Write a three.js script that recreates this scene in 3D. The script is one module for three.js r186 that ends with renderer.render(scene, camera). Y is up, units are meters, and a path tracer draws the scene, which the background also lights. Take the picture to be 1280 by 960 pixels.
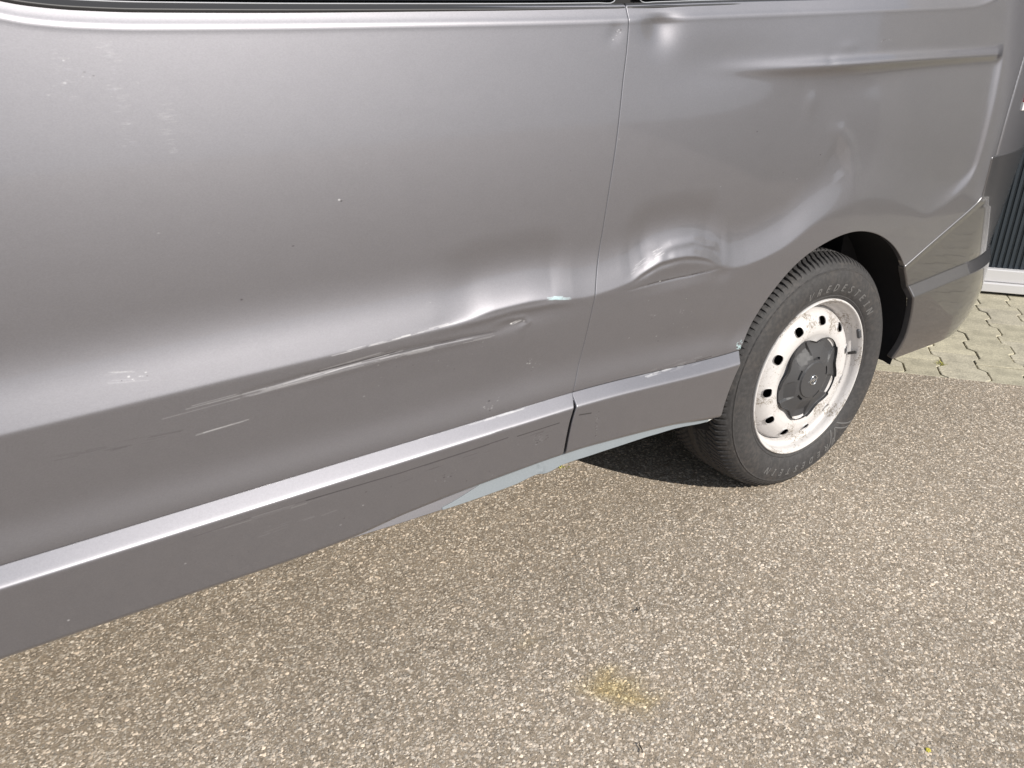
import * as THREE from 'three';
import { FontLoader } from 'three/addons/loaders/FontLoader.js';
import { TextGeometry } from 'three/addons/geometries/TextGeometry.js';
import { RoundedBoxGeometry } from 'three/addons/geometries/RoundedBoxGeometry.js';
import { mergeGeometries, mergeVertices, toCreasedNormals } from 'three/addons/utils/BufferGeometryUtils.js';

// ---------------------------------------------------------------- camera, sky, sun, exposure
// x runs along the van towards its tail, y is up, z points out of the van's side; metres.
const scene = new THREE.Scene();
const YAW = 0.970619, PITCH = 0.440543, ROLL = 0.0078984;
const camera = new THREE.PerspectiveCamera(2 * Math.atan(480 / 1028.1) * 180 / Math.PI, 4 / 3, 0.05, 600);
{
  const right = new THREE.Vector3(Math.sin(YAW), 0, Math.cos(YAW)), ahead = new THREE.Vector3(Math.cos(YAW), 0, -Math.sin(YAW)), up = new THREE.Vector3(0, 1, 0);
  const fwd = ahead.clone().multiplyScalar(Math.cos(PITCH)).addScaledVector(up, -Math.sin(PITCH));
  const upc = ahead.clone().multiplyScalar(Math.sin(PITCH)).addScaledVector(up, Math.cos(PITCH));
  camera.up.copy(right).multiplyScalar(-Math.sin(ROLL)).addScaledVector(upc, Math.cos(ROLL));
  camera.position.set(0, 1.24339, 1.19927);
  camera.lookAt(camera.position.clone().add(fwd));
}
const renderer = new THREE.WebGLRenderer({ antialias: true });
renderer.toneMapping = THREE.LinearToneMapping;
renderer.toneMappingExposure = 1.27;
renderer.shadowMap.enabled = true;

const SUN = new THREE.Vector3(0.256, 0.512, 0.820).normalize();
const sun = new THREE.DirectionalLight(new THREE.Color(1.0, 0.945, 0.86), 4.6);
sun.position.copy(SUN).multiplyScalar(30); sun.target.position.set(1, 0, 0);
sun.castShadow = true; sun.shadow.radius = 1; sun.shadow.mapSize.set(4096, 4096);
Object.assign(sun.shadow.camera, { left: -7, right: 7, top: 7, bottom: -7, near: 1, far: 60 });
scene.add(sun, sun.target);
{
  const W = 512, H = 256, d = new Float32Array(W * H * 4);
  for (let j = 0; j < H; j++) for (let i = 0; i < W; i++) {
    const el = ((j + 0.5) / H - 0.5) * Math.PI, az = ((i + 0.5) / W - 0.5) * 2 * Math.PI;
    const v = [Math.cos(el) * Math.cos(az), Math.sin(el), Math.cos(el) * Math.sin(az)];
    const c = v[0] * SUN.x + v[1] * SUN.y + v[2] * SUN.z;
    const h = Math.max(0, v[1]), hz = Math.exp(-h * 3.2), glow = 0.28 * Math.exp((c - 1) * 7);
    const o = (j * W + i) * 4;
    d[o] = 0.28 + 0.34 * hz + glow; d[o + 1] = 0.35 + 0.30 * hz + glow * 0.96; d[o + 2] = 0.47 + 0.21 * hz + glow * 0.9; d[o + 3] = 1;
  }
  const sky = new THREE.DataTexture(d, W, H, THREE.RGBAFormat, THREE.FloatType);
  sky.mapping = THREE.EquirectangularReflectionMapping; sky.magFilter = THREE.LinearFilter; sky.needsUpdate = true;
  scene.background = sky; scene.environment = sky;
}

// ---------------------------------------------------------------- helpers
function rng(seed) { let a = seed >>> 0; return () => { a = (a + 0x6d2b79f5) >>> 0; let t = Math.imul(a ^ (a >>> 15), 1 | a); t = (t + Math.imul(t ^ (t >>> 7), 61 | t)) ^ t; return ((t ^ (t >>> 14)) >>> 0) / 4294967296; }; }
const ss = (a, b, x) => { const t = Math.min(1, Math.max(0, (x - a) / (b - a))); return t * t * (3 - 2 * t); };
const lerp = (a, b, t) => a + (b - a) * t;
// smooth curve through points sorted by their first entry (monotone cubic)
function curve(pts) {
  const n = pts.length, d = [], m = [];
  for (let i = 0; i < n - 1; i++) d.push((pts[i + 1][1] - pts[i][1]) / (pts[i + 1][0] - pts[i][0]));
  for (let i = 0; i < n; i++) m.push(i === 0 ? d[0] : i === n - 1 ? d[n - 2] : d[i - 1] * d[i] <= 0 ? 0 : 2 / (1 / d[i - 1] + 1 / d[i]));
  return (x) => {
    if (x <= pts[0][0]) return pts[0][1] + (x - pts[0][0]) * m[0];
    if (x >= pts[n - 1][0]) return pts[n - 1][1] + (x - pts[n - 1][0]) * m[n - 1];
    let i = 0; while (x > pts[i + 1][0]) i++;
    const h = pts[i + 1][0] - pts[i][0], t = (x - pts[i][0]) / h, t2 = t * t, t3 = t2 * t;
    return (2 * t3 - 3 * t2 + 1) * pts[i][1] + (t3 - 2 * t2 + t) * h * m[i] + (-2 * t3 + 3 * t2) * pts[i + 1][1] + (t3 - t2) * h * m[i + 1];
  };
}
// value noise on a lattice that wraps every `per` cells
function noise2(seed, per) {
  const r = rng(seed), g = new Float32Array(per * per).map(() => r());
  return (x, y) => {
    const xi = Math.floor(x), yi = Math.floor(y), fx = x - xi, fy = y - yi, u = fx * fx * (3 - 2 * fx), v = fy * fy * (3 - 2 * fy);
    const w = (a) => ((a % per) + per) % per, q = (a, b) => g[w(b) * per + w(a)];
    return lerp(lerp(q(xi, yi), q(xi + 1, yi), u), lerp(q(xi, yi + 1), q(xi + 1, yi + 1), u), v);
  };
}
const used = {};
function numbered(name) { const k = used[name] ?? 0; used[name] = k + 1; return k ? `${name}_${String(k).padStart(3, '0')}` : name; }
function shade(o) { o.traverse((m) => { if (m.isMesh) { m.castShadow = true; m.receiveShadow = true; } }); return o; }
function tag(o, label, category, group, kind) { o.userData.label = label; if (category) o.userData.category = category; if (group) o.userData.group = group; if (kind) o.userData.kind = kind; return o; }
function mesh(name, geo, mat, parent) { const m = new THREE.Mesh(geo, mat); m.name = numbered(name); m.castShadow = m.receiveShadow = true; if (parent) parent.add(m); return m; }
function group(name, pos, parent = scene) { const g = new THREE.Group(); g.name = numbered(name); g.position.set(...pos); parent.add(g); return g; }
function buffer(pos, uv, idx) {
  const g = new THREE.BufferGeometry();
  g.setAttribute('position', new THREE.BufferAttribute(new Float32Array(pos), 3));
  if (uv) g.setAttribute('uv', new THREE.BufferAttribute(new Float32Array(uv), 2));
  g.setIndex(idx); g.computeVertexNormals(); return g;
}
function data(w, h, px, srgb) {
  const t = new THREE.DataTexture(px, w, h, THREE.RGBAFormat); t.magFilter = THREE.LinearFilter; t.minFilter = THREE.LinearMipmapLinearFilter; t.generateMipmaps = true;
  t.wrapS = t.wrapT = THREE.RepeatWrapping; if (srgb) t.colorSpace = THREE.SRGBColorSpace; t.needsUpdate = true; return t;
}
const lin2s = (c) => 255 * (c <= 0.0031308 ? 12.92 * c : 1.055 * Math.pow(c, 1 / 2.4) - 0.055);

// ---------------------------------------------------------------- the ground: asphalt, pavers
// g runs along the garage front, n towards the asphalt
const GX = 0.643, GZ = 0.766, N0 = -2.275, NG = -3.36;
const gn = (g, n, y = 0) => [g * GX - n * GZ, y, g * GZ + n * GX];
const toG = (x, z) => [x * GX + z * GZ, -x * GZ + z * GX];

let asphaltMap, asphaltBump, asphaltRough;
{
  const S = 2048, TILE = 1.6, r = rng(11), col = new Float32Array(S * S * 3), hgt = new Float32Array(S * S);
  const n1 = noise2(3, 64), n2 = noise2(4, 256), n3 = noise2(5, 12), n4 = noise2(6, 1024);
  for (let j = 0; j < S; j++) for (let i = 0; i < S; i++) {
    const f = 0.82 + 0.25 * n1(i / 32, j / 32) + 0.3 * (n2(i / 8, j / 8) - 0.5) + 0.7 * (n4(i / 2, j / 2) - 0.5), o = (j * S + i);
    col[o * 3] = 0.282 * f; col[o * 3 + 1] = 0.230 * f; col[o * 3 + 2] = 0.173 * f; hgt[o] = 0.25 * n2(i / 8, j / 8) + 0.2 * n4(i / 2, j / 2);
  }
  const stone = (R, c, top) => {
    const cx = r() * S, cy = r() * S, a = r() * Math.PI, el = 0.55 + 0.45 * r(), ca = Math.cos(a), sa = Math.sin(a), k = 2 + r() * 2.5, ph = r() * 6.28, w = 0.22 * r(), e = Math.ceil(R * 1.25);
    for (let y = -e; y <= e; y++) for (let x = -e; x <= e; x++) {
      const u = (x * ca + y * sa) / R, v = (-x * sa + y * ca) / (R * el), d = Math.pow(Math.pow(Math.abs(u), k) + Math.pow(Math.abs(v), k), 1 / k) * (1 + w * Math.sin(3 * Math.atan2(v, u) + ph));
      if (d > 1) continue;
      const px = ((Math.floor(cx + x) % S) + S) % S, py = ((Math.floor(cy + y) % S) + S) % S, o = py * S + px, m = 0.9 + 0.2 * r();
      const t = top * (1 - 0.5 * d * d * d);
      if (t + 0.1 < hgt[o] && r() < 0.8) continue;
      col[o * 3] = c[0] * m; col[o * 3 + 1] = c[1] * m; col[o * 3 + 2] = c[2] * m; hgt[o] = t;
    }
  };
  const tint = (v, warm) => [v * (1.06 + 0.05 * warm), v * (0.95 - 0.02 * warm), v * (0.81 - 0.07 * warm)];
  for (let i = 0; i < 100000; i++) { const v = 0.19 + 0.29 * r(); stone(1.3 + 2.4 * r(), tint(v, r()), 0.3 + 0.3 * r()); }
  for (let i = 0; i < 9000; i++) stone(1.2 + 2.8 * r() * r(), tint(0.02 + 0.04 * r(), 0.5), 0.02);
  for (let i = 0; i < 30000; i++) { const v = 0.40 + 0.48 * r() * r(); stone(1.9 + 3.4 * Math.pow(r(), 1.6), tint(v, r() * 1.4), 0.5 + 0.4 * r()); }
  for (let i = 0; i < 2600; i++) { const v = 0.42 + 0.38 * r(); stone(2.8 + 3.2 * r() * r(), tint(v, r() * 1.2), 0.75 + 0.25 * r()); }
  const cp = new Uint8Array(S * S * 4), hp = new Uint8Array(S * S * 4);
  for (let o = 0; o < S * S; o++) {
    for (let k = 0; k < 3; k++) cp[o * 4 + k] = Math.min(255, lin2s(col[o * 3 + k]));
    hp[o * 4] = hp[o * 4 + 1] = hp[o * 4 + 2] = Math.min(255, 255 * hgt[o]); cp[o * 4 + 3] = hp[o * 4 + 3] = 255;
  }
  asphaltMap = data(S, S, cp, true); asphaltBump = data(S, S, hp);
  for (const t of [asphaltMap, asphaltBump]) t.repeat.set(1 / TILE, 1 / TILE);
}
const asphaltMat = new THREE.MeshStandardMaterial({ map: asphaltMap, bumpMap: asphaltBump, bumpScale: 0.0017, roughness: 0.92, vertexColors: true });
{
  // one sheet: a fine grid where the camera looks, coarse further out, ending at the row of pavers
  const gs = [], ns = [];
  for (const v of [-150, -60, -25, -12, -8, -5, -3.5, -2.6]) gs.push(v);
  for (let v = -2.2; v < 2.9; v += 0.03) gs.push(v);
  for (const v of [3, 3.6, 5, 8, 12, 25, 60, 150]) gs.push(v);
  for (let v = N0; v < 1.2; v += 0.03) ns.push(v);
  for (const v of [1.25, 1.6, 2.2, 3.5, 6, 12, 25, 60, 150]) ns.push(v);
  const pos = [], uv = [], c = [], idx = [], wn = noise2(21, 64), wf = noise2(22, 256);
  for (const n of ns) for (const g of gs) {
    const [x, , z] = gn(g, n);
    pos.push(x, 0.0015 * (wn(x * 3 + 9, z * 3 + 9) - 0.5), z); uv.push(x + 0.37, z + 0.11);
    const near = Math.abs(x) < 4 && Math.abs(z) < 4, w = near ? 0.98 + 0.09 * (wn(x * 2.3 + 20, z * 2.3 + 20) - 0.5) + 0.07 * (wf(x * 9 + 40, z * 9 + 40) - 0.5) : 1;
    // yellow stain on the stones, and a fainter one beside it
    const q = Math.hypot((x - 0.862 - 0.35 * (z - 0.31)) / 0.052, (z - 0.315) / 0.075) + 0.9 * (wf(x * 60 + 5, z * 60 + 5) - 0.5), a = 1 - ss(0.25, 1.25, q);
    const q2 = Math.hypot((x - 0.80) / 0.02, (z - 0.10) / 0.02) + 0.6 * (wf(x * 40, z * 40) - 0.5), a2 = 0.35 * (1 - ss(0.3, 1.2, q2));
    const s = Math.max(a * 0.75, a2);
    c.push(w * lerp(1, 1.0, s), w * lerp(1, 0.90, s), w * lerp(1, 0.50, s));
  }
  const G = gs.length;
  for (let j = 0; j < ns.length - 1; j++) for (let i = 0; i < G - 1; i++) { const a = j * G + i; idx.push(a, a + G, a + 1, a + 1, a + G, a + G + 1); }
  const geo = buffer(pos, uv, idx); geo.setAttribute('color', new THREE.BufferAttribute(new Float32Array(c), 3));
  if (geo.attributes.normal.getY(5) < 0) { geo.index.array.reverse(); geo.computeVertexNormals(); }
  const a = mesh('asphalt_ground', geo, asphaltMat, scene); a.userData.kind = 'structure';
  a.userData.label = 'worn brown-grey asphalt with pale stones showing, in front of the van';
}
let stoneMap, stoneBump;
{
  const S = 512, cp = new Uint8Array(S * S * 4), hp = new Uint8Array(S * S * 4), a = noise2(31, 8), b = noise2(32, 64), c = noise2(33, 256), r = rng(34);
  for (let j = 0; j < S; j++) for (let i = 0; i < S; i++) {
    const streak = ss(0.6, 0.9, b(i / 40, j / 5)) * 0.06;
    const f = 0.92 + 0.10 * (a(i / 64, j / 64) - 0.5) + 0.10 * (b(i / 8, j / 8) - 0.5) + 0.2 * (c(i / 2, j / 2) - 0.5) - streak, o = (j * S + i) * 4, k = r() < 0.006 ? 0.65 : 1;
    cp[o] = 232 * f * k; cp[o + 1] = 228 * f * k; cp[o + 2] = 214 * f * k; cp[o + 3] = 255;
    hp[o] = hp[o + 1] = hp[o + 2] = 255 * (0.5 * c(i / 2, j / 2) + 0.5 * b(i / 8, j / 8)); hp[o + 3] = 255;
  }
  stoneMap = data(S, S, cp, true); stoneBump = data(S, S, hp);
}
{
  const bedMat = new THREE.MeshStandardMaterial({ color: new THREE.Color().setRGB(0.2, 0.18, 0.13), roughness: 1, map: stoneMap });
  const pos = [], uv = [];
  for (const [g, n] of [[-150, N0 - 0.001], [150, N0 - 0.001], [150, -150], [-150, -150]]) { const p = gn(g, n, -0.022); pos.push(...p); uv.push(g * 3, n * 3); }
  const bed = mesh('paved_apron', buffer(pos, uv, [0, 1, 2, 0, 2, 3]), bedMat, scene); bed.userData.kind = 'structure';
  bed.userData.label = 'cream interlocking concrete pavers between the asphalt and the garage door';
  const r = rng(77), mats = [];
  for (let k = 0; k < 6; k++) {
    const v = 0.92 + 0.16 * r(); const m = new THREE.MeshStandardMaterial({ map: stoneMap.clone(), bumpMap: stoneBump, bumpScale: 0.0012, roughness: 0.88, color: new THREE.Color().setRGB(0.69 * v, 0.66 * v, 0.59 * v * (0.97 + 0.06 * r())) });
    m.map.repeat.set(3.1, 3.1); m.map.offset.set(r(), r()); mats.push(m);
  }
  const A = 0.0125, L = 0.2, PITCH_G = 0.145, gap = 0.0022;
  const wave = (t) => { t = ((t % L) + L) % L; const q = t < L / 2 ? t : L - t; return 1 - 2 * ss(0.036, 0.064, q); };   // +1 at the heads, -1 at the waist
  function outline(n0, lo, hi) {   // stone centred at n0, cut to lo..hi; points (g, n) from its middle
    const pts = [], steps = 26, e = L / 2 - 0.0016;
    for (let i = 0; i <= steps; i++) { const t = -e + 2 * e * i / steps; if (n0 + t > lo && n0 + t < hi) pts.push(t); }
    if (pts.length < 2) return null;
    if (n0 - e < lo) pts.unshift(lo - n0); if (n0 + e > hi) pts.push(hi - n0);
    const half = (t) => PITCH_G / 2 + A * wave(t + L / 2) - gap;
    return [...pts.map((t) => [half(t), t]), ...pts.slice().reverse().map((t) => [-half(t), t])];
  }
  const cache = new Map();
  function stoneGeo(n0, lo, hi) {
    const cut = n0 - L / 2 < lo || n0 + L / 2 > hi, key = cut ? n0.toFixed(3) : 'whole';
    if (!cache.has(key)) {
      const o = outline(n0, lo, hi); if (!o) { cache.set(key, null); return null; }
      const s = new THREE.Shape(o.map(([g, n]) => new THREE.Vector2(g, n)));
      const geo = new THREE.ExtrudeGeometry(s, { depth: 0.05, bevelEnabled: true, bevelThickness: 0.003, bevelSize: 0.0028, bevelOffset: -0.0028, bevelSegments: 2, steps: 1 });
      // shape plane (g, n) and extrusion to (x, y, z): g -> along the garage, n -> to the asphalt, depth -> up
      const m = new THREE.Matrix4().makeBasis(new THREE.Vector3(GX, 0, GZ), new THREE.Vector3(-GZ, 0, GX), new THREE.Vector3(0, 1, 0));
      geo.translate(0, 0, -0.053); geo.applyMatrix4(m);
      if (m.determinant() < 0) { const p = geo.attributes.position.array, u = geo.attributes.uv.array; for (let i = 0; i < p.length; i += 9) { for (let k = 0; k < 3; k++) [p[i + 3 + k], p[i + 6 + k]] = [p[i + 6 + k], p[i + 3 + k]]; const q = i / 3 * 2; for (let k = 0; k < 2; k++) [u[q + 2 + k], u[q + 4 + k]] = [u[q + 4 + k], u[q + 2 + k]]; } geo.computeVertexNormals(); }
      cache.set(key, geo);
    }
    return cache.get(key);
  }
  for (let col = -7; col < 19; col++) {
    const g0 = 1.9225 + col * PITCH_G, ph = (col & 1) ? 0 : L / 2;
    for (let row = 0; row < 8; row++) {
      const n0 = -2.235 - ph - row * L; if (n0 - L / 2 > N0 - 0.02 || n0 + L / 2 < NG - 0.02) continue;
      const geo = stoneGeo(n0, NG - 0.05, N0 - 0.002); if (!geo) continue;
      const m = mesh('paving_stone', geo, mats[Math.floor(r() * 6)], bed), p = gn(g0, n0, 0.001 + (r() - 0.5) * 0.003);
      m.position.set(...p); m.rotation.set((r() - 0.5) * 0.01, 0, (r() - 0.5) * 0.01);
    }
  }
}

// ---------------------------------------------------------------- the garage behind
{
  const door = group('garage_door', gn(2.4, NG)), rot = Math.atan2(-GZ, GX);  // local x along the garage, local z to the asphalt
  door.rotation.y = rot;
  tag(door, 'dark blue-grey ribbed garage door with pale threshold frame behind the van', 'garage door');
  const frameMat = new THREE.MeshStandardMaterial({ color: new THREE.Color().setRGB(0.62, 0.61, 0.62), roughness: 0.45, metalness: 0.1 });
  const lower = new RoundedBoxGeometry(5.2, 0.042, 0.05, 2, 0.004); lower.translate(0, 0.036, -0.005);
  const upper = new RoundedBoxGeometry(5.2, 0.06, 0.045, 2, 0.006); upper.translate(0, 0.0885, -0.022);
  mesh('threshold_rail', lower, frameMat, door); mesh('bottom_frame', upper, frameMat, door);
  for (const s of [-1, 1]) { const j = new RoundedBoxGeometry(0.09, 2.5, 0.06, 2, 0.006); j.translate(s * 2.645, 1.25, -0.02); mesh('door_post', j, frameMat, door); }
  const ribMat = new THREE.MeshStandardMaterial({ color: new THREE.Color().setRGB(0.036, 0.046, 0.058), roughness: 0.42, metalness: 0.25 });
  const pos = [], uv = [], idx = [], W = 5.2, P = 0.024, prof = [[0, 0], [0.30, 0], [0.42, 1], [0.88, 1], [1, 0]];
  let k = 0;
  for (let i = 0; i < W / P; i++) for (const [f, d] of prof.slice(0, 4)) { const x = -W / 2 + (i + f) * P; pos.push(x, 0.1185, -0.035 + 0.006 * d, x, 2.5, -0.035 + 0.006 * d); uv.push(x, 0, x, 2.4); if (k) idx.push(k * 2 - 2, k * 2, k * 2 - 1, k * 2 - 1, k * 2, k * 2 + 1); k++; }
  const rg = buffer(pos, uv, idx).toNonIndexed(); rg.computeVertexNormals(); mesh('ribbed_panel', rg, ribMat, door);
  const seal = new THREE.BoxGeometry(5.2, 0.014, 0.03); seal.translate(0, 0.008, -0.025);
  mesh('rubber_seal', seal, new THREE.MeshStandardMaterial({ color: 0x0b0b0c, roughness: 0.9 }), door);
  const wall = group('garage_wall', gn(2.4, NG)); wall.rotation.y = rot;
  tag(wall, 'plain rendered garage wall round the ribbed door', 'wall');
  const wm = new THREE.MeshStandardMaterial({ map: stoneMap, bumpMap: stoneBump, bumpScale: 0.002, color: new THREE.Color().setRGB(0.6, 0.6, 0.6), roughness: 0.95 });
  for (const [x, y, w, h] of [[-4.692, 1.6, 4, 3.2], [4.692, 1.6, 4, 3.2], [0, 2.86, 5.38, 0.68]]) { const b = new THREE.BoxGeometry(w, h, 0.24); b.translate(x, y, -0.12); mesh('wall_panel', b, wm, wall); }
  const back = new THREE.BoxGeometry(5.38, 2.52, 0.05); back.translate(0, 1.26, -0.215); mesh('door_backing', back, ribMat, door);
}

// ---------------------------------------------------------------- the van: its outer surface
// side surface over (s, y): s runs along the side and round the tail corner, y is height
const Ttab = []; {
  let t = 0; for (let y = 0.705; y <= 2.1; y += 0.001) { Ttab.push(t); t += 0.001 * (0.004 + 0.094 * ss(0.78, 1.12, y) + 0.55 * ss(1.7, 2.0, y)); }
}
const tumble = (y) => { if (y <= 0.705) return 0.02 * (y - 0.705) * -1 * -1 + 0.02 * (0.705 - y) * 2; const f = (y - 0.705) / 0.001, i = Math.min(Ttab.length - 2, Math.floor(f)); return lerp(Ttab[i], Ttab[i + 1], f - i); };
const creaseY = curve([[-2.4, 0.705], [-0.3, 0.7055], [-0.02, 0.7073], [0.302, 0.7115], [0.5454, 0.7134], [0.66, 0.716], [0.71, 0.7195], [0.775, 0.727], [0.842, 0.7283], [0.905, 0.7235], [0.945, 0.715], [0.99, 0.7113], [1.037, 0.7141], [1.0996, 0.7228], [1.131, 0.7345], [1.185, 0.7495], [1.23, 0.7515], [1.275, 0.7465], [1.316, 0.735], [1.3695, 0.7085], [1.405, 0.7005], [1.435, 0.6995], [1.4745, 0.7034], [1.562, 0.7205], [1.673, 0.765], [1.767, 0.789], [1.844, 0.797], [1.962, 0.780], [2.06, 0.7476], [2.15, 0.7240], [2.22, 0.740], [2.332, 0.790], [2.45, 0.845], [3.2, 0.87]]);
const recessR = curve([[0.60, 2.25], [0.7866, 2.3293], [0.8493, 2.3505], [0.9511, 2.3622], [1.0635, 2.3694], [1.1092, 2.372], [1.5, 2.38]]);
const shelfY = curve([[1.1, 1.112], [1.2445, 1.110], [1.5546, 1.1055], [1.998, 1.1086], [2.348, 1.1098], [2.7, 1.112]]);
const beltY = curve([[-0.3, 1.31], [-0.1, 1.268], [0.02, 1.241], [0.06, 1.2290], [0.098, 1.2185], [0.13, 1.2122], [0.182, 1.2072], [0.26, 1.2044], [0.5, 1.2030], [0.8, 1.2033], [1.08, 1.2055], [1.32, 1.2106], [1.56, 1.2152], [1.84, 1.2206], [2.13, 1.2272], [2.22, 1.2320], [2.27, 1.2405], [2.35, 1.265], [2.6, 1.30], [3.2, 1.31]]);
const stripY = curve([[-2.4, 0.514], [-0.07, 0.5135], [0.93, 0.5135], [1.01, 0.5118], [1.454, 0.4904], [1.7, 0.500], [2.146, 0.524], [2.35, 0.5385], [2.45, 0.5445], [2.7, 0.548], [4, 0.548]]);
const claddingY = curve([[-2.4, 0.380], [-0.0975, 0.3665], [0.1741, 0.3620], [0.36, 0.3585], [0.45, 0.3605], [0.5628, 0.3715], [0.68, 0.377], [0.8023, 0.3795], [0.8818, 0.3805], [0.97, 0.379], [1.054, 0.3735], [1.2469, 0.3565], [1.3652, 0.3365], [1.5, 0.32]]);
const seamS = curve([[0.30, 0.916], [0.3495, 0.922], [0.4508, 0.937], [0.5081, 0.9535], [0.6123, 0.983], [0.7107, 1.0042], [0.7988, 1.0248], [0.9032, 1.0418], [1.0039, 1.0590], [1.1054, 1.0740], [1.16, 1.0830], [1.2, 1.0868], [1.2257, 1.0868], [1.4, 1.087]]);
const bumperS = curve([[0.50, 1.90], [0.5919, 2.1115], [0.629, 2.1915], [0.6736, 2.2902], [0.7124, 2.3748], [0.727, 2.4015], [0.7402, 2.4134], [0.7861, 2.4165], [0.852, 2.4168], [0.9302, 2.4239], [1.0202, 2.4407], [1.1471, 2.476], [1.35, 2.54], [2.1, 2.70]]);
const HUB = [1.785, 0.325];
const archTab = [[-90, 0.36], [-12, 0.362], [8.2, 0.387], [21, 0.402], [32.5, 0.409], [47, 0.410], [62, 0.407], [80, 0.402], [99, 0.391], [113, 0.386], [130, 0.375], [138, 0.3715], [144.5, 0.370], [150, 0.3685], [156, 0.372], [164, 0.377], [180, 0.387], [270, 0.40]];
const archR = curve(archTab);
const archGap = (s, y) => { const d = Math.hypot(s - HUB[0], y - HUB[1]); let a = Math.atan2(y - HUB[1], s - HUB[0]) * 180 / Math.PI; if (a < -90) a += 360; return d - archR(a); };
const softpos = (d, w) => d > 8 * w ? d : d < -8 * w ? 0 : w * Math.log(1 + Math.exp(d / w));
const gauss = (s, y, cs, cy, rs, ry, rot = 0) => { const c = Math.cos(rot), q = Math.sin(rot), a = ((s - cs) * c + (y - cy) * q) / rs, b = (-(s - cs) * q + (y - cy) * c) / ry; return Math.exp(-0.5 * (a * a + b * b)); };
function ridge(s, y, pts, w) {   // distance to a short polyline, as a bump of that width fading at its ends
  let best = 1e9, f = 0;
  for (let i = 0; i < pts.length - 1; i++) {
    const [x0, y0] = pts[i], [x1, y1] = pts[i + 1], dx = x1 - x0, dy = y1 - y0, t = Math.min(1, Math.max(0, ((s - x0) * dx + (y - y0) * dy) / (dx * dx + dy * dy)));
    const d = Math.hypot(s - x0 - t * dx, y - y0 - t * dy); if (d < best) { best = d; f = (i + t) / (pts.length - 1); }
  }
  return Math.exp(-0.5 * (best / w) ** 2) * Math.min(1, 4 * f, 4 * (1 - f) + 0.02);
}
const wob = noise2(51, 64), wob2 = noise2(52, 128);
function dents(s, y) {
  let z = 0;
  // slow waves of the sheet metal
  z += 0.0008 * (wob(s * 1.3 + 4, y * 2.0 + 7) - 0.5) + 0.00005 * (wob(s * 9 + 4, y * 7 + 7) - 0.5);
  if (s > 0.3 && s < 1.1) {   // door: pushed in along the crease, with folds below it
    z -= 0.0009 * gauss(s, y, 0.84, 0.738, 0.09, 0.026) + 0.0020 * gauss(s, y, 0.82, 0.705, 0.085, 0.014, -0.05);
    z += 0.0013 * ridge(s, y, [[0.60, 0.7115], [0.74, 0.7135], [0.81, 0.7165], [0.90, 0.7135], [0.955, 0.707]], 0.0045);
    z -= 0.0008 * ridge(s, y, [[0.20, 0.6800], [0.41, 0.6885], [0.58, 0.6925], [0.70, 0.6885], [0.79, 0.6830]], 0.0032);
    z += 0.0006 * ridge(s, y, [[0.30, 0.6760], [0.45, 0.6800], [0.58, 0.6830], [0.70, 0.6800], [0.78, 0.6760]], 0.005);
    z += 0.0012 * ridge(s, y, [[0.76, 0.700], [0.80, 0.7035], [0.835, 0.700], [0.845, 0.688], [0.82, 0.677]], 0.0045);
    z -= 0.0012 * gauss(s, y, 0.80, 0.690, 0.03, 0.008, 0.1);
    
    z -= 0.0010 * gauss(s, y, 0.84, 0.600, 0.05, 0.03) + 0.0008 * gauss(s, y, 0.60, 0.63, 0.09, 0.02);
  }
  if (s > 0.98) {
    // quarter: the half-moon crush above the crease
    z -= 0.0034 * Math.exp(-0.5 * ((s - 1.245) / 0.075) ** 2) * ss(0.678, 0.716, y) * Math.exp(-(((Math.max(y, 0.708) - 0.708) / 0.038) ** 2));
    const moon = ss(1.06, 1.14, s) * (1 - ss(1.33, 1.385, s));
    z -= moon * 0.0007 * Math.exp(-0.5 * ((y - 0.7065 - 0.002 * (wob(s * 30, 1) - 0.5)) / 0.0018) ** 2);
    z -= moon * 0.0018 * Math.exp(-0.5 * ((y - creaseY(s) + 0.0065) / 0.0045) ** 2) * ss(0.712, 0.735, y);
    z += moon * 0.0015 * ridge(s, y, [[1.165, 0.765], [1.215, 0.778], [1.28, 0.777], [1.345, 0.757], [1.365, 0.735]], 0.006);
    z += moon * 0.0010 * (wob2(s * 55, y * 70) - 0.5) * gauss(s, y, 1.2, 0.757, 0.07, 0.016);
    z -= 0.0018 * gauss(s, y, 1.37, 0.693, 0.02, 0.012);
    // crumple at the seam's top corner and soft hollows of the upper quarter
    z -= 0.0088 * gauss(s, y, 1.166, 1.202, 0.029, 0.029) * (1 - 0.85 * ss(1.2, 1.222, y));
    z -= 0.0030 * gauss(s, y, 1.36, 1.135, 0.13, 0.035, 0.1);
    z += 0.0008 * gauss(s, y, 1.45, 1.165, 0.12, 0.022);
    z -= 0.0016 * gauss(s, y, 1.58, 0.94, 0.20, 0.085, -0.25);
    
    z += 0.0013 * ridge(s, y, [[1.68, 0.975], [1.735, 0.966], [1.775, 0.935], [1.80, 0.87], [1.812, 0.80]], 0.013);
    z -= 0.0009 * ridge(s, y, [[1.70, 0.93], [1.735, 0.90], [1.755, 0.86]], 0.016);
    z += 0.0010 * gauss(s, y, 1.62, 1.035, 0.016, 0.02) + 0.0009 * gauss(s, y, 1.72, 1.148, 0.02, 0.008) - 0.0008 * gauss(s, y, 1.66, 1.12, 0.012, 0.01);
    z -= 0.0014 * gauss(s, y, 1.30, 0.55, 0.10, 0.025, -0.1) ;
    z -= 0.0022 * gauss(s, y, 1.435, 0.525, 0.022, 0.02);
  }
  if (s > 0.98 && s < 1.16) z -= 0.0011 * gauss(s, y, 1.055, 1.185, 0.014, 0.010, 0.6);
  return z;
}
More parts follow.
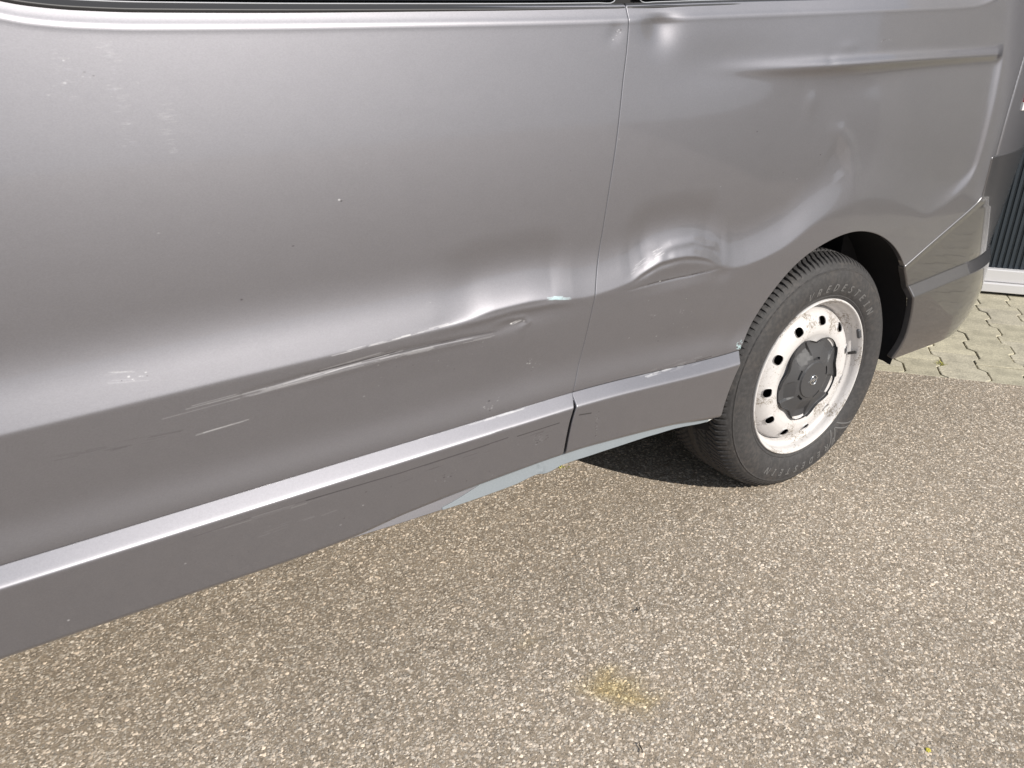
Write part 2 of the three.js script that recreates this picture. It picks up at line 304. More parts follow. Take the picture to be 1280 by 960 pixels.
// even slope near the crease that dies away further in, levelling off at 1
const rise = (() => { const t = [0]; for (let i = 1; i <= 400; i++) t.push(t[i - 1] + 0.005 * (1 - ss(0.4, 1.8, (i - 0.5) * 0.005))); const m = t[400]; return (x) => { const f = Math.min(399.999, Math.max(0, x / 0.005)), i = Math.floor(f); return lerp(t[i], t[i + 1], f - i) / m; }; })();
function hollow(s, y) {   // depth of the pressed-in field above the crease
  const e = 1e-3, k = (creaseY(s + e) - creaseY(s - e)) / (2 * e), w = 0.0012 + 0.004 * ss(1.5, 1.9, s) * (1 - 0.4 * ss(2.0, 2.2, s));
  const d = softpos((y - creaseY(s)) / Math.sqrt(1 + k * k), w);
  const A = 0.0222 - 0.0035 * ss(0.3, 1.1, s) - 0.0110 * ss(1.5, 2.0, s), L = 0.075 - 0.013 * ss(0.3, 1.1, s) + 0.030 * ss(1.6, 1.85, s) - 0.070 * ss(2.05, 2.3, s);
  let f = rise(d / L);
  if (s > 1.6) { f *= 1 - Math.exp(-softpos(recessR(y) - s, 0.003) / 0.012); }
  if (s > 1.2) { const q = ss(1.3, 2.05, s); f *= 1 - q * Math.exp(-softpos(shelfY(s) - y, 0.0022) / (0.007 + 0.022 * (1 - ss(1.4, 2.1, s)))); }
  const crush = 0.0046 * ss(0.64, 0.74, s) * (1 - ss(0.90, 0.955, s)) + 0.0060 * ss(1.07, 1.15, s) * (1 - ss(1.32, 1.39, s));
  return A * f + crush * (1 - Math.exp(-d / 0.018)) * (1 - ss(0.05, 0.14, d));
}
function skin(s, y) {
  let z = 0.02 - tumble(y) - hollow(s, y) + dents(s, y);
  if (s > 1.2) z += 0.0082 * Math.exp(-(((y - shelfY(s) - 0.006) / 0.0125) ** 2)) * ss(1.25, 1.75, s) * (1 - ss(2.335, 2.372, s)) * (1 - 0.3 * ss(1.9, 2.3, s));
  const t = y - beltY(s); z -= 0.36 * softpos(t, 0.0016) - 0.0006 * Math.exp(-0.5 * (t / 0.004) ** 2);
  const u = y - stripY(s); if (u < 0.1) z += 0.0075 * ss(0.098, 0.0, u) ** 2;
  return z;
}
const cornerS = (y) => 2.40 + 0.19 * Math.max(0, Math.min(0.5, y - 0.55)) - 0.25 * Math.max(0, 0.42 - y);
function place(s, y, o) {
  const s0 = cornerS(y), t = (s - s0) / 0.5, ph = Math.min(1, Math.max(0, t)) * Math.PI / 2;
  let x = s <= s0 ? s : s0 + 0.4 * Math.sin(ph), z = -0.25 * (1 - Math.cos(ph));
  if (t > 1) z -= (t - 1) * 0.5;
  let nx = 0.25 * Math.sin(ph), nz = 0.4 * Math.cos(ph); const l = Math.hypot(nx, nz);
  if (s < -1.75) z -= 0.35 * (s + 1.75) ** 2 ;
  return [x + nx / l * o, y, z + nz / l * o];
}
// A sheet over two parameters: a grid clipped to where every function of `keep` is positive, with a rounded, folded edge.
function sheet({ us, rows, keep = [], at, uv, fold = 0.014, round = 0.0022, seam }) {
  const V = [], T = []; let nv = 0;
  us.forEach((u) => { const r = rows(u); nv = r.length; r.forEach((v) => V.push([u, v])); });
  const nu = us.length;
  let tris = [];
  for (let i = 0; i < nu - 1; i++) for (let j = 0; j < nv - 1; j++) { const a = i * nv + j, b = a + nv; ((i + j) & 1) ? tris.push([a, b, a + 1], [b, b + 1, a + 1]) : tris.push([a, b, b + 1], [a, b + 1, a + 1]); }
  for (const g of keep) {
    const val = V.map(([u, v]) => g(u, v)), cut = new Map(), out = [];
    const cross = (a, b) => {
      const key = a < b ? a * 4194304 + b : b * 4194304 + a; if (cut.has(key)) return cut.get(key);
      let p = V[a], q = V[b], fp = val[a], fq = val[b], m;
      for (let k = 0; k < 5; k++) { const t = fp / (fp - fq); m = [p[0] + (q[0] - p[0]) * t, p[1] + (q[1] - p[1]) * t]; const f = g(m[0], m[1]); if (Math.abs(f) < 1e-6) break; if ((f > 0) === (fp > 0)) { p = m; fp = f; } else { q = m; fq = f; } }
      V.push(m); val.push(0); cut.set(key, V.length - 1); return V.length - 1;
    };
    for (const t of tris) {
      const s = t.map((i) => val[i] > 0); const n = s[0] + s[1] + s[2];
      if (n === 3) { out.push(t); continue; } if (!n) continue;
      const poly = []; for (let k = 0; k < 3; k++) { const a = t[k], b = t[(k + 1) % 3]; if (s[k]) poly.push(a); if (s[k] !== s[(k + 1) % 3]) poly.push(cross(a, b)); }
      for (let k = 1; k < poly.length - 1; k++) out.push([poly[0], poly[k], poly[k + 1]]);
    }
    tris = out;
  }
  const map = new Map(), pos = [], nor = [], tex = [], idx = [], e = 4e-4, P = [], N = [];
  const vert = (i) => {
    if (map.has(i)) return map.get(i);
    const [u, v] = V[i], p = at(u, v), a = at(u + e, v), b = at(u - e, v), c = at(u, v + e), d = at(u, v - e);
    const n = new THREE.Vector3(a[0] - b[0], a[1] - b[1], a[2] - b[2]).cross(new THREE.Vector3(c[0] - d[0], c[1] - d[1], c[2] - d[2])).normalize();
    const k = P.length; P.push(new THREE.Vector3(...p)); N.push(n); pos.push(...p); nor.push(n.x, n.y, n.z); tex.push(...uv(u, v)); map.set(i, k); return k;
  };
  const edges = new Map();
  for (const t of tris) {
    const [a, b, c] = t.map(vert); if (a === b || b === c || a === c) continue;
    idx.push(a, b, c);
    for (const [p, q, r, ip, iq] of [[a, b, c, t[0], t[1]], [b, c, a, t[1], t[2]], [c, a, b, t[2], t[0]]]) { const key = Math.min(p, q) * 4194304 + Math.max(p, q); if (edges.has(key)) edges.get(key).n++; else edges.set(key, { p, q, r, n: 1, ip, iq }); }
  }
  if (fold > 0) {
    const outw = new Map(), rim = [];
    for (const E of edges.values()) {
      if (E.n > 1) continue; if (seam && seam(V[E.ip], V[E.iq])) continue;
      const dir = P[E.q].clone().sub(P[E.p]); if (dir.length() < 1e-7) continue;
      const o = dir.clone().cross(N[E.p]).normalize(); if (o.dot(P[E.r].clone().sub(P[E.p])) > 0) o.negate();
      for (const k of [E.p, E.q]) { if (!outw.has(k)) outw.set(k, new THREE.Vector3()); outw.get(k).addScaledVector(o, Math.min(dir.length(), 0.003)); }
      rim.push(E);
    }
    const ring = new Map(), steps = 3;
    const make = (k) => {
      if (ring.has(k)) return ring.get(k);
      const o = outw.get(k).normalize(), n = N[k], base = pos.length / 3, add = (p, m) => { pos.push(p.x, p.y, p.z); nor.push(m.x, m.y, m.z); tex.push(tex[k * 2], tex[k * 2 + 1]); };
      for (let i = 0; i <= steps; i++) { const a = i / steps * Math.PI / 2; add(P[k].clone().addScaledVector(o, round * Math.sin(a)).addScaledVector(n, -round * (1 - Math.cos(a))), n.clone().multiplyScalar(Math.cos(a)).addScaledVector(o, Math.sin(a))); }
      add(P[k].clone().addScaledVector(o, round).addScaledVector(n, -fold), o); ring.set(k, base); return base;
    };
    for (const E of rim) { const a = make(E.p), b = make(E.q); for (let i = 0; i <= steps; i++) idx.push(a + i, a + i + 1, b + i, b + i, a + i + 1, b + i + 1); }
  }
  const geo = new THREE.BufferGeometry();
  geo.setAttribute('position', new THREE.BufferAttribute(new Float32Array(pos), 3)); geo.setAttribute('normal', new THREE.BufferAttribute(new Float32Array(nor), 3)); geo.setAttribute('uv', new THREE.BufferAttribute(new Float32Array(tex), 2));
  // make the winding agree with the normals
  for (let i = 0; i < idx.length; i += 3) {
    const [a, b, c] = [idx[i], idx[i + 1], idx[i + 2]], q = (k, j) => pos[k * 3 + j];
    const ux = q(b, 0) - q(a, 0), uy = q(b, 1) - q(a, 1), uz = q(b, 2) - q(a, 2), vx = q(c, 0) - q(a, 0), vy = q(c, 1) - q(a, 1), vz = q(c, 2) - q(a, 2);
    const nx = uy * vz - uz * vy, ny = uz * vx - ux * vz, nz = ux * vy - uy * vx;
    const f = nx * (nor[a * 3] + nor[b * 3] + nor[c * 3]) + ny * (nor[a * 3 + 1] + nor[b * 3 + 1] + nor[c * 3 + 1]) + nz * (nor[a * 3 + 2] + nor[b * 3 + 2] + nor[c * 3 + 2]);
    if (f < 0) { idx[i + 1] = c; idx[i + 2] = b; }
  }
  geo.setIndex(idx); return geo;
}
const seq = (a, b, n) => Array.from({ length: n + 1 }, (_, i) => a + (b - a) * i / n);
const steps = (a, b, d) => { const n = Math.max(1, Math.ceil((b - a) / d - 1e-6)); return Array.from({ length: n + 1 }, (_, i) => a + (b - a) * i / n); };
const span = (a, b, n, k = 1) => Array.from({ length: n }, (_, i) => a + (b - a) * (k > 0 ? Math.pow(i / n, k) : 1 - Math.pow(1 - i / n, -k)));

// ---------------------------------------------------------------- the van: paint
const PX = 3.2, PY = 1.0, paintUV = (s, y) => [(s + 0.3) / PX, (y - 0.28) / PY];
let paintMap, paintRough;
{
  const W = 2048, H = 1024, c = document.createElement('canvas'), q = document.createElement('canvas'); c.width = q.width = W; c.height = q.height = H;
  const a = c.getContext('2d'), b = q.getContext('2d'), X = (s) => (s + 0.3) / PX * W, Y = (y) => H - (y - 0.28) / PY * H, r = rng(91);
  const BASE = [119, 118, 123];
  a.fillStyle = `rgb(${BASE})`; a.fillRect(0, 0, W, H); b.fillStyle = 'rgb(108,108,108)'; b.fillRect(0, 0, W, H);
  const line = (pts, w, col, rough, al = 1) => { for (const [g, st] of [[a, col], [b, rough]]) { if (!st) continue; g.globalAlpha = al; g.strokeStyle = st; g.lineWidth = w; g.lineCap = 'round'; g.beginPath(); pts.forEach(([s, y], i) => g[i ? 'lineTo' : 'moveTo'](X(s), Y(y))); g.stroke(); g.globalAlpha = 1; } };
  const bundle = (pts, n, spread, len, w, col, rough, al) => { for (let i = 0; i < n; i++) { const t = r() * (1 - len), o = (r() - 0.5) * spread, L = len * (0.3 + 0.7 * r()), at = (f) => { const k = f * (pts.length - 1), j = Math.min(pts.length - 2, Math.floor(k)); return [lerp(pts[j][0], pts[j + 1][0], k - j), lerp(pts[j][1], pts[j + 1][1], k - j) + o]; }; line([at(t), at(t + L / 2), at(t + L)], w * (0.5 + r()), col, rough, al * (0.4 + 0.6 * r())); } };
  const DARK = 'rgb(54,51,53)', PALE = 'rgb(186,186,188)', ICE = 'rgb(168,190,194)', RG = 'rgb(175,175,175)';
  // scrapes along the crease and below it
  bundle([[0.18, 0.678], [0.335, 0.682], [0.515, 0.694], [0.62, 0.697]], 26, 0.010, 0.35, 1.0, PALE, RG, 0.45);
  bundle([[0.36, 0.6875], [0.575, 0.6915], [0.70, 0.688], [0.80, 0.683]], 18, 0.005, 0.4, 1.2, DARK, RG, 0.5);
  bundle([[0.30, 0.679], [0.57, 0.684], [0.72, 0.680], [0.80, 0.678]], 18, 0.008, 0.3, 1.1, PALE, RG, 0.5);
  bundle([[0.22, 0.633], [0.32, 0.637]], 4, 0.003, 0.8, 1.2, PALE, RG, 0.6);
  bundle([[0.02, 0.655], [0.22, 0.643]], 16, 0.012, 0.25, 0.9, DARK, RG, 0.25);
  bundle([[0.45, 0.7125], [0.74, 0.722]], 22, 0.004, 0.16, 1.0, PALE, RG, 0.7);
  bundle([[0.885, 0.7275], [0.955, 0.715]], 26, 0.006, 0.35, 1.2, ICE, RG, 0.8);
  bundle([[0.80, 0.6905], [0.835, 0.697]], 10, 0.006, 0.5, 1.2, PALE, RG, 0.8);
  // lower cladding
  line([[0.19, 0.4735], [0.3, 0.4765], [0.375, 0.474]], 1.0, DARK, RG, 0.3);
  line([[0.375, 0.474], [0.55, 0.4685], [0.687, 0.4685], [0.783, 0.47]], 1.6, DARK, RG, 0.75); line([[0.60, 0.4672], [0.74, 0.4677]], 0.9, DARK, RG, 0.5);
  line([[0.806, 0.466], [0.908, 0.4655]], 1.8, DARK, RG, 0.8); line([[0.96, 0.469], [0.99, 0.4645]], 2.6, DARK, RG, 0.8);
  bundle([[0.18, 0.4745], [0.42, 0.470]], 8, 0.006, 0.3, 1.0, PALE, RG, 0.35); bundle([[0.28, 0.435], [0.44, 0.44]], 8, 0.02, 0.25, 0.9, PALE, RG, 0.3);
  bundle([[0.5, 0.449], [0.93, 0.4555]], 10, 0.012, 0.1, 1.0, DARK, RG, 0.3);
  bundle([[0.72, 0.4895], [0.93, 0.4885]], 8, 0.003, 0.3, 1.2, DARK, RG, 0.35);
  bundle([[0.60, 0.512], [0.94, 0.512]], 14, 0.003, 0.15, 1.0, PALE, RG, 0.5);
  // quarter
  bundle([[1.13, 0.707], [1.19, 0.7088], [1.26, 0.707], [1.36, 0.7055]], 14, 0.002, 0.25, 1.2, DARK, RG, 0.6);
  bundle([[1.1, 0.504], [1.4, 0.50]], 30, 0.022, 0.16, 1.2, PALE, RG, 0.28); bundle([[1.15, 0.4995], [1.30, 0.4985]], 12, 0.004, 0.3, 1.2, PALE, RG, 0.7);
  line([[1.31, 0.4995], [1.36, 0.4985]], 1.5, DARK, RG, 0.8);
  for (let i = 0; i < 26; i++) { const s = 1.454 + 0.016 * (r() - 0.5), y = 0.505 + 0.02 * (r() - 0.5); line([[s, y], [s + 0.006 * (r() - 0.5), y + 0.006 * (r() - 0.5)]], 2.2, r() < 0.6 ? ICE : DARK, RG, 0.8); }
  bundle([[1.10, 0.742], [1.17, 0.768]], 14, 0.012, 0.3, 0.8, PALE, RG, 0.4);
  bundle([[1.16, 0.762], [1.20, 0.775]], 10, 0.018, 0.4, 1.0, PALE, RG, 0.5);
  // chips, spatters and dried drops
  const chip = (s, y, w, col, al = 0.9) => { for (const [g, st] of [[a, col], [b, RG]]) { g.globalAlpha = al; g.fillStyle = st; g.beginPath(); g.ellipse(X(s), Y(y), w, w * (0.5 + 0.6 * r()), r() * 3, 0, 6.3); g.fill(); g.globalAlpha = 1; } };
  chip(0.4972, 0.9556, 1.3, PALE); chip(0.5005, 0.9535, 1.1, DARK); chip(-0.003, 0.3995, 1.3, PALE); chip(0.8062, 0.693, 1.5, 'rgb(235,235,235)'); chip(1.1803, 0.7088, 1.5, 'rgb(235,235,235)');
  for (const [cs, cy, rs, ry, n] of [[0.86, 0.442, 0.03, 0.016, 26], [1.008, 0.43, 0.006, 0.04, 26], [0.855, 0.60, 0.03, 0.02, 12], [1.17, 0.635, 0.02, 0.01, 8], [1.25, 0.627, 0.012, 0.01, 6], [0.755, 0.54, 0.04, 0.012, 12], [0.655, 0.43, 0.02, 0.01, 8], [0.6, 0.66, 0.3, 0.05, 16], [0.5, 0.43, 0.5, 0.05, 24], [1.2, 0.6, 0.2, 0.08, 16], [0.155, 0.745, 0.03, 0.01, 8], [1.06, 1.182, 0.014, 0.01, 10], [0.15, 1.15, 0.1, 0.03, 8], [1.85, 1.16, 0.05, 0.006, 12], [1.3, 0.9, 0.9, 0.25, 10], [0.4, 0.9, 0.5, 0.25, 6]])
    for (let i = 0; i < n; i++) chip(cs + rs * (r() + r() - 1), cy + ry * (r() + r() - 1), 0.5 + 1.0 * r(), r() < 0.7 ? PALE : DARK, 0.2 + 0.5 * r());
  bundle([[0.12, 0.752], [0.18, 0.742]], 12, 0.016, 0.5, 0.8, PALE, RG, 0.2);
  // dried run marks below the window: dull film only
  for (const [s, y0, y1, n] of [[0.21, 1.19, 1.06, 60], [0.265, 1.11, 1.04, 40], [0.15, 1.18, 1.12, 20]]) for (let i = 0; i < n; i++) { const y = lerp(y0, y1, r()), x = s + 0.012 * (r() + r() - 1); line([[x - 0.006 * r(), y], [x + 0.006 * r(), y]], 0.8, PALE, 'rgb(175,175,175)', 0.05 + 0.09 * r()); }
  // fine grain of the metallic flake and dust
  const im = a.getImageData(0, 0, W, H), im2 = b.getImageData(0, 0, W, H), big = noise2(92, 128);
  for (let i = 0; i < W * H; i++) { const f = 1 + 0.05 * (r() - 0.5) + 0.01 * (big((i % W) / 16, Math.floor(i / W) / 16) - 0.5); for (let k = 0; k < 3; k++) im.data[i * 4 + k] = Math.min(255, im.data[i * 4 + k] * f); const g = (1.0 + 0.012 * big((i % W) / 16 + 50, Math.floor(i / W) / 16)) * (0.97 + 0.06 * r()); for (let k = 0; k < 3; k++) im2.data[i * 4 + k] = Math.min(255, im2.data[i * 4 + k] * g); }
  a.putImageData(im, 0, 0); b.putImageData(im2, 0, 0);
  paintMap = new THREE.CanvasTexture(c); paintMap.colorSpace = THREE.SRGBColorSpace; paintRough = new THREE.CanvasTexture(q);
  for (const t of [paintMap, paintRough]) { t.wrapS = t.wrapT = THREE.RepeatWrapping; t.anisotropy = 8; }
}
const M = {
  paint: new THREE.MeshPhysicalMaterial({ map: paintMap, roughnessMap: paintRough, roughness: 1.0, metalness: 0.8, clearcoat: 1, clearcoatRoughness: 0.06 }),
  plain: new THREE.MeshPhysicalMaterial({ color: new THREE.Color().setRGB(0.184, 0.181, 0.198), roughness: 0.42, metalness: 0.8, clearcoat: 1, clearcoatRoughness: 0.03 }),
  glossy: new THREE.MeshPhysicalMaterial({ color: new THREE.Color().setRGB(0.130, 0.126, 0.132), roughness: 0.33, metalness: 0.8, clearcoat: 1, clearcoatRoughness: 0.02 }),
  bare: new THREE.MeshStandardMaterial({ map: paintMap, color: new THREE.Color().setRGB(0.95, 1.08, 1.08), roughness: 0.6, metalness: 0.2 }),
  black: new THREE.MeshStandardMaterial({ color: new THREE.Color().setRGB(0.012, 0.011, 0.012), roughness: 0.85 }),
  liner: new THREE.MeshStandardMaterial({ color: new THREE.Color().setRGB(0.010, 0.009, 0.010), roughness: 0.9 }),
  rubber: new THREE.MeshStandardMaterial({ color: new THREE.Color().setRGB(0.03, 0.03, 0.032), roughness: 0.5 }),
  glass: new THREE.MeshPhysicalMaterial({ color: new THREE.Color().setRGB(0.008, 0.010, 0.014), roughness: 0.03, metalness: 0, clearcoat: 0 }),
  chrome: new THREE.MeshStandardMaterial({ color: new THREE.Color().setRGB(0.65, 0.66, 0.68), roughness: 0.2, metalness: 1 }),
  lip: new THREE.MeshStandardMaterial({ color: new THREE.Color().setRGB(0.30, 0.31, 0.33), roughness: 0.4 }),
  red: new THREE.MeshPhysicalMaterial({ color: new THREE.Color().setRGB(0.45, 0.01, 0.02), roughness: 0.12, clearcoat: 1, clearcoatRoughness: 0.02 }),
  clear: new THREE.MeshPhysicalMaterial({ color: new THREE.Color().setRGB(0.75, 0.72, 0.72), roughness: 0.15, clearcoat: 1 }),
};

// ---------------------------------------------------------------- the van: panels
const van = group('parked_van', [0, 0, -0.95]);
tag(van, 'silver-grey van with a dented sliding door and rear side panel, parked on the asphalt', 'van');
const side = (o) => (s, y) => { const p = place(s, y, o(s, y)); return [p[0], p[1], p[2] + 0.95]; };
const panel = (name, mat, spec, parent = van, label) => { const m = mesh(name, sheet({ uv: paintUV, ...spec }), mat, parent); if (label) m.userData.label = label; return m; };
const bodyRows = (s) => {
  const k = Math.min(creaseY(s), 0.86), b = beltY(s), st = stripY(s) + 0.003;
  return [...span(st, k, 84, 0.9), ...span(k, b, 120, 1.35), ...seq(b, b + 0.0238, 14)];
};
const frontRows = (s) => [...span(0.5175, 0.7055, 24, 0.8), ...span(0.7055, 1.2, 40, 1.35), ...seq(1.2, 1.27, 6)];
panel('sliding_door', M.paint, { us: steps(-0.2, 1.16, 0.0035), rows: bodyRows, keep: [(s, y) => seamS(y) - 0.0026 - s], at: side(skin), round: 0.0042 }, van, 'silver sliding door with a crumpled gouge along its crease and long scratches');
panel('quarter_panel', M.paint, { us: steps(0.90, 2.75, 0.0042), rows: bodyRows, keep: [(s, y) => s - seamS(y) - 0.0022, archGap, (s, y) => bumperS(y) - 0.0012 - s], at: side(skin) }, van, 'silver rear side panel with a half-moon dent and hollows above the wheel');
const ledge = (s, y) => {   // stands out below the strip's upper edge, turned under at its foot
  const t = stripY(s) - y, fade = s > 2.0 ? 1 - 0.75 * ss(2.36, 2.62, s) : 1, foot = Math.max(0, 0.012 - (y - claddingY(s)));
  return 0.0212 + fade * (0.0216 * (1 - softpos(1 - t / 0.0238, 0.06)) ) - 0.02 * Math.max(0, t - 0.0230) + 0.0006 * (wob(s * 4, y * 6 + 30) - 0.5) - (s < 1.7 ? 55 * foot * foot : 0);
};
const cladRows = (s) => [...span(claddingY(s), claddingY(s) + 0.014, 7), ...span(claddingY(s) + 0.014, stripY(s) - 0.034, 22), ...seq(stripY(s) - 0.034, stripY(s) - 0.001, 24)];
panel('lower_cladding', M.paint, { us: steps(-0.2, 0.97, 0.006), rows: cladRows, keep: [(s, y) => seamS(y) - 0.0016 - 0.0040 * ss(0.513, 0.485, y) - s], at: side(ledge), round: 0.003 }, van, 'silver strip panel along the foot of the sliding door');
panel('lower_cladding', M.paint, { us: steps(0.9, 1.5, 0.006), rows: cladRows, keep: [(s, y) => s - seamS(y) - 0.0016 - 0.0050 * ss(0.513, 0.485, y), archGap], at: side(ledge), round: 0.003 }, van, 'silver strip panel between the door gap and the rear wheel');
// bumper
const bump = (s, y) => {
  const t = stripY(s) - y, fade = 1 - 0.45 * ss(2.42, 2.70, s);
  let z = (y > 0.5 ? skin(s, Math.max(y, stripY(s) + 0.0)) : skin(s, stripY(s))) - 0.0075 * ss(0.098, 0, y - stripY(s)) ** 2;
  if (t > 0) z = 0.02 + dents(s, y) * 0.5;
  z += fade * 0.015 * (t > -0.01 ? 1 - softpos(1 - Math.max(0, t) / 0.03, 0.05) : 0) * (t > 0 ? 1 : 0);
  return z - 1.6 * Math.max(0, 0.40 - y) ** 2 - 0.03 * Math.max(0, t - 0.03);
};
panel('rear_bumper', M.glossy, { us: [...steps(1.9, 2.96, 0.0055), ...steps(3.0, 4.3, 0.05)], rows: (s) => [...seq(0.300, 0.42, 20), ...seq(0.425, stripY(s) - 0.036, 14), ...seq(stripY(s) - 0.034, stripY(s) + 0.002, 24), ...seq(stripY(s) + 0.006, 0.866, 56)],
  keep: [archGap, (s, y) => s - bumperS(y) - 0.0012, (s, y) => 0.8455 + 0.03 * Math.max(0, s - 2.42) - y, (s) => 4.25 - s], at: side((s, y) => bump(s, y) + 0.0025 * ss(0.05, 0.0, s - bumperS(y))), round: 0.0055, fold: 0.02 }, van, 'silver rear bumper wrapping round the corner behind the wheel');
panel('rear_corner', M.plain, { us: [...steps(2.38, 2.56, 0.002), ...steps(2.566, 3.06, 0.008), 3.15], rows: () => steps(0.84, 1.93, 0.012), keep: [(s, y) => s - bumperS(y) - 0.0012, (s, y) => y - 0.8485 - 0.03 * Math.max(0, s - 2.42),
  (s, y) => y < 0.964 || y > 1.42 ? 1 : Math.max(bumperS(y) + 0.086 - s, s - bumperS(y) - 0.30)], at: side((s, y) => 0.018 - tumble(y) - 0.0016 * Math.exp(-(((s - bumperS(y) - 0.026) / 0.0035) ** 2))) });
const lamp = panel('tail_lamp', M.red, { us: steps(2.44, 2.93, 0.008), rows: () => steps(0.93, 1.42, 0.01), keep: [(s, y) => s - bumperS(y) - 0.0885, (s, y) => bumperS(y) + 0.2975 - s, (s, y) => 1.4175 - y, (s, y) => y - 0.9875], at: side((s, y) => 0.022 - tumble(y)) }, van, 'red tail lamp at the rear corner');
panel('reverse_lens', M.clear, { us: steps(2.44, 2.93, 0.008), rows: () => steps(0.93, 0.99, 0.006), keep: [(s, y) => s - bumperS(y) - 0.0885, (s, y) => bumperS(y) + 0.2975 - s, (s, y) => 0.9855 - y, (s, y) => y - 0.9665], at: side((s, y) => 0.022 - tumble(y)) }, lamp);
panel('tailgate', M.plain, { us: steps(3.155, 4.8, 0.1), rows: () => steps(0.86, 1.93, 0.05), at: side((s, y) => 0.015 - tumble(y)) });
// front half, left of the picture
panel('front_door', M.plain, { us: steps(-1.2, -0.2045, 0.03), rows: frontRows, at: side(skin) });
panel('lower_cladding', M.plain, { us: steps(-1.0, -0.2035, 0.03), rows: cladRows, at: side(ledge) });
const frontArch = (s, y) => Math.hypot(s + 1.313, y - 0.325) - 0.39;
panel('front_wing', M.plain, { us: steps(-2.1, -1.2045, 0.014), rows: () => steps(0.33, 1.16, 0.014), keep: [frontArch, (s, y) => s + 2.09 - 0.2 * Math.max(0, y - 0.8)], at: side((s, y) => 0.02 - tumble(y)) });
panel('front_door_foot', M.plain, { us: steps(-1.2, -0.99, 0.03), rows: () => steps(0.375, 0.512, 0.02), keep: [frontArch], at: side(() => 0.03) });
{
  const nose = new RoundedBoxGeometry(0.62, 0.78, 1.86, 6, 0.16); nose.translate(-2.2, 0.70, 0); mesh('front_bumper', nose, M.plain, van);
  const sh = new THREE.Shape([[-2.35, 1.02], [-1.25, 1.20], [-0.55, 1.92], [-0.2, 1.965], [2.45, 1.965], [2.62, 1.93], [2.62, 1.90], [-0.2, 1.93], [-0.58, 1.88], [-1.28, 1.14], [-2.35, 0.98]].map(([x, y]) => new THREE.Vector2(x, y)));
  const roof = new THREE.ExtrudeGeometry(sh, { depth: 1.52, bevelEnabled: true, bevelSize: 0.02, bevelThickness: 0.05, bevelSegments: 3 }); roof.translate(0, 0, -0.76);
  mesh('roof', roof, M.plain, van);
  const pane = new THREE.Shape([[-1.3, 1.20], [-0.62, 1.86], [-0.64, 1.87], [-1.32, 1.21]].map(([x, y]) => new THREE.Vector2(x, y)));
  const ws = new THREE.ExtrudeGeometry(pane, { depth: 1.4, bevelEnabled: false }); ws.translate(-0.03, 0.02, -0.7); mesh('windscreen', ws, M.glass, van);
  const floor = new THREE.BoxGeometry(4.5, 0.55, 1.34); floor.translate(0.25, 0.62, 0); mesh('underbody', floor, M.black, van);
  const sillIn = new THREE.BoxGeometry(2.15, 0.26, 0.5); sillIn.translate(0.28, 0.52, 0.66); mesh('inner_sill', sillIn, M.black, van);
  const axle = new THREE.CylinderGeometry(0.035, 0.035, 1.6, 20); axle.rotateX(Math.PI / 2); axle.translate(1.785, 0.30, 0); mesh('axle', axle, M.black, van);
  const far = new THREE.BoxGeometry(4.3, 1.5, 0.05); far.translate(0.3, 1.12, -0.93); mesh('far_side', far, M.plain, van);
  const inner = new THREE.BoxGeometry(0.5, 1.3, 1.7); inner.translate(2.3, 1.2, -0.05); mesh('load_space', inner, M.black, van);
}
panel('window_frame', M.black, { us: steps(-1.0, 2.62, 0.03), rows: () => steps(1.224, 1.90, 0.03), at: side((s, y) => 0.02 - tumble(y) - 0.046), fold: 0.01 });
const glassOff = (d) => (s, y) => 0.02 - tumble(y) - 0.038 + d;
panel('door_window', M.glass, { us: steps(0.03, 1.073, 0.01), rows: (s) => seq(beltY(s) + 0.0345, 1.76, 21), at: side(glassOff(0.0)), fold: 0.004 });
panel('quarter_window', M.glass, { us: steps(1.118, 2.27, 0.02), rows: (s) => seq(beltY(s) + 0.0345, 1.76, 21), at: side(glassOff(0.0)), fold: 0.004 });
{
  const rows = (s) => seq(beltY(s) + 0.0220, beltY(s) + 0.0275, 4);
  panel('window_seal', M.rubber, { us: steps(-0.19, 1.083, 0.012), rows, at: side((s, y) => 0.02 - tumble(y) - 0.026 - 1.2 * (y - beltY(s) - 0.0220)), fold: 0.006 });
  panel('window_seal', M.rubber, { us: steps(1.0915, 2.29, 0.012), rows, at: side((s, y) => 0.02 - tumble(y) - 0.026 - 1.2 * (y - beltY(s) - 0.0220)), fold: 0.006 });
  const rod = (a, b, up0, up1) => { const pts = []; const p = (s, y) => new THREE.Vector3(...side(glassOff(0.004))(s, y)); const e = (s) => beltY(s) + 0.0288; if (up0) pts.push(p(a - 0.014, e(a) + 0.30), p(a - 0.013, e(a) + 0.03), p(a - 0.008, e(a) + 0.005)); for (const s of steps(a, b, 0.03)) pts.push(p(s, e(s))); if (up1) pts.push(p(b + 0.008, e(b) + 0.005), p(b + 0.013, e(b) + 0.03), p(b + 0.014, e(b) + 0.30)); return new THREE.TubeGeometry(new THREE.CatmullRomCurve3(pts, false, 'centripetal'), 160, 0.0010, 8); };
  mesh('window_trim', rod(0.03, 1.060, false, true), M.lip, van); mesh('window_trim', rod(1.134, 2.26, true, false), M.lip, van);
}
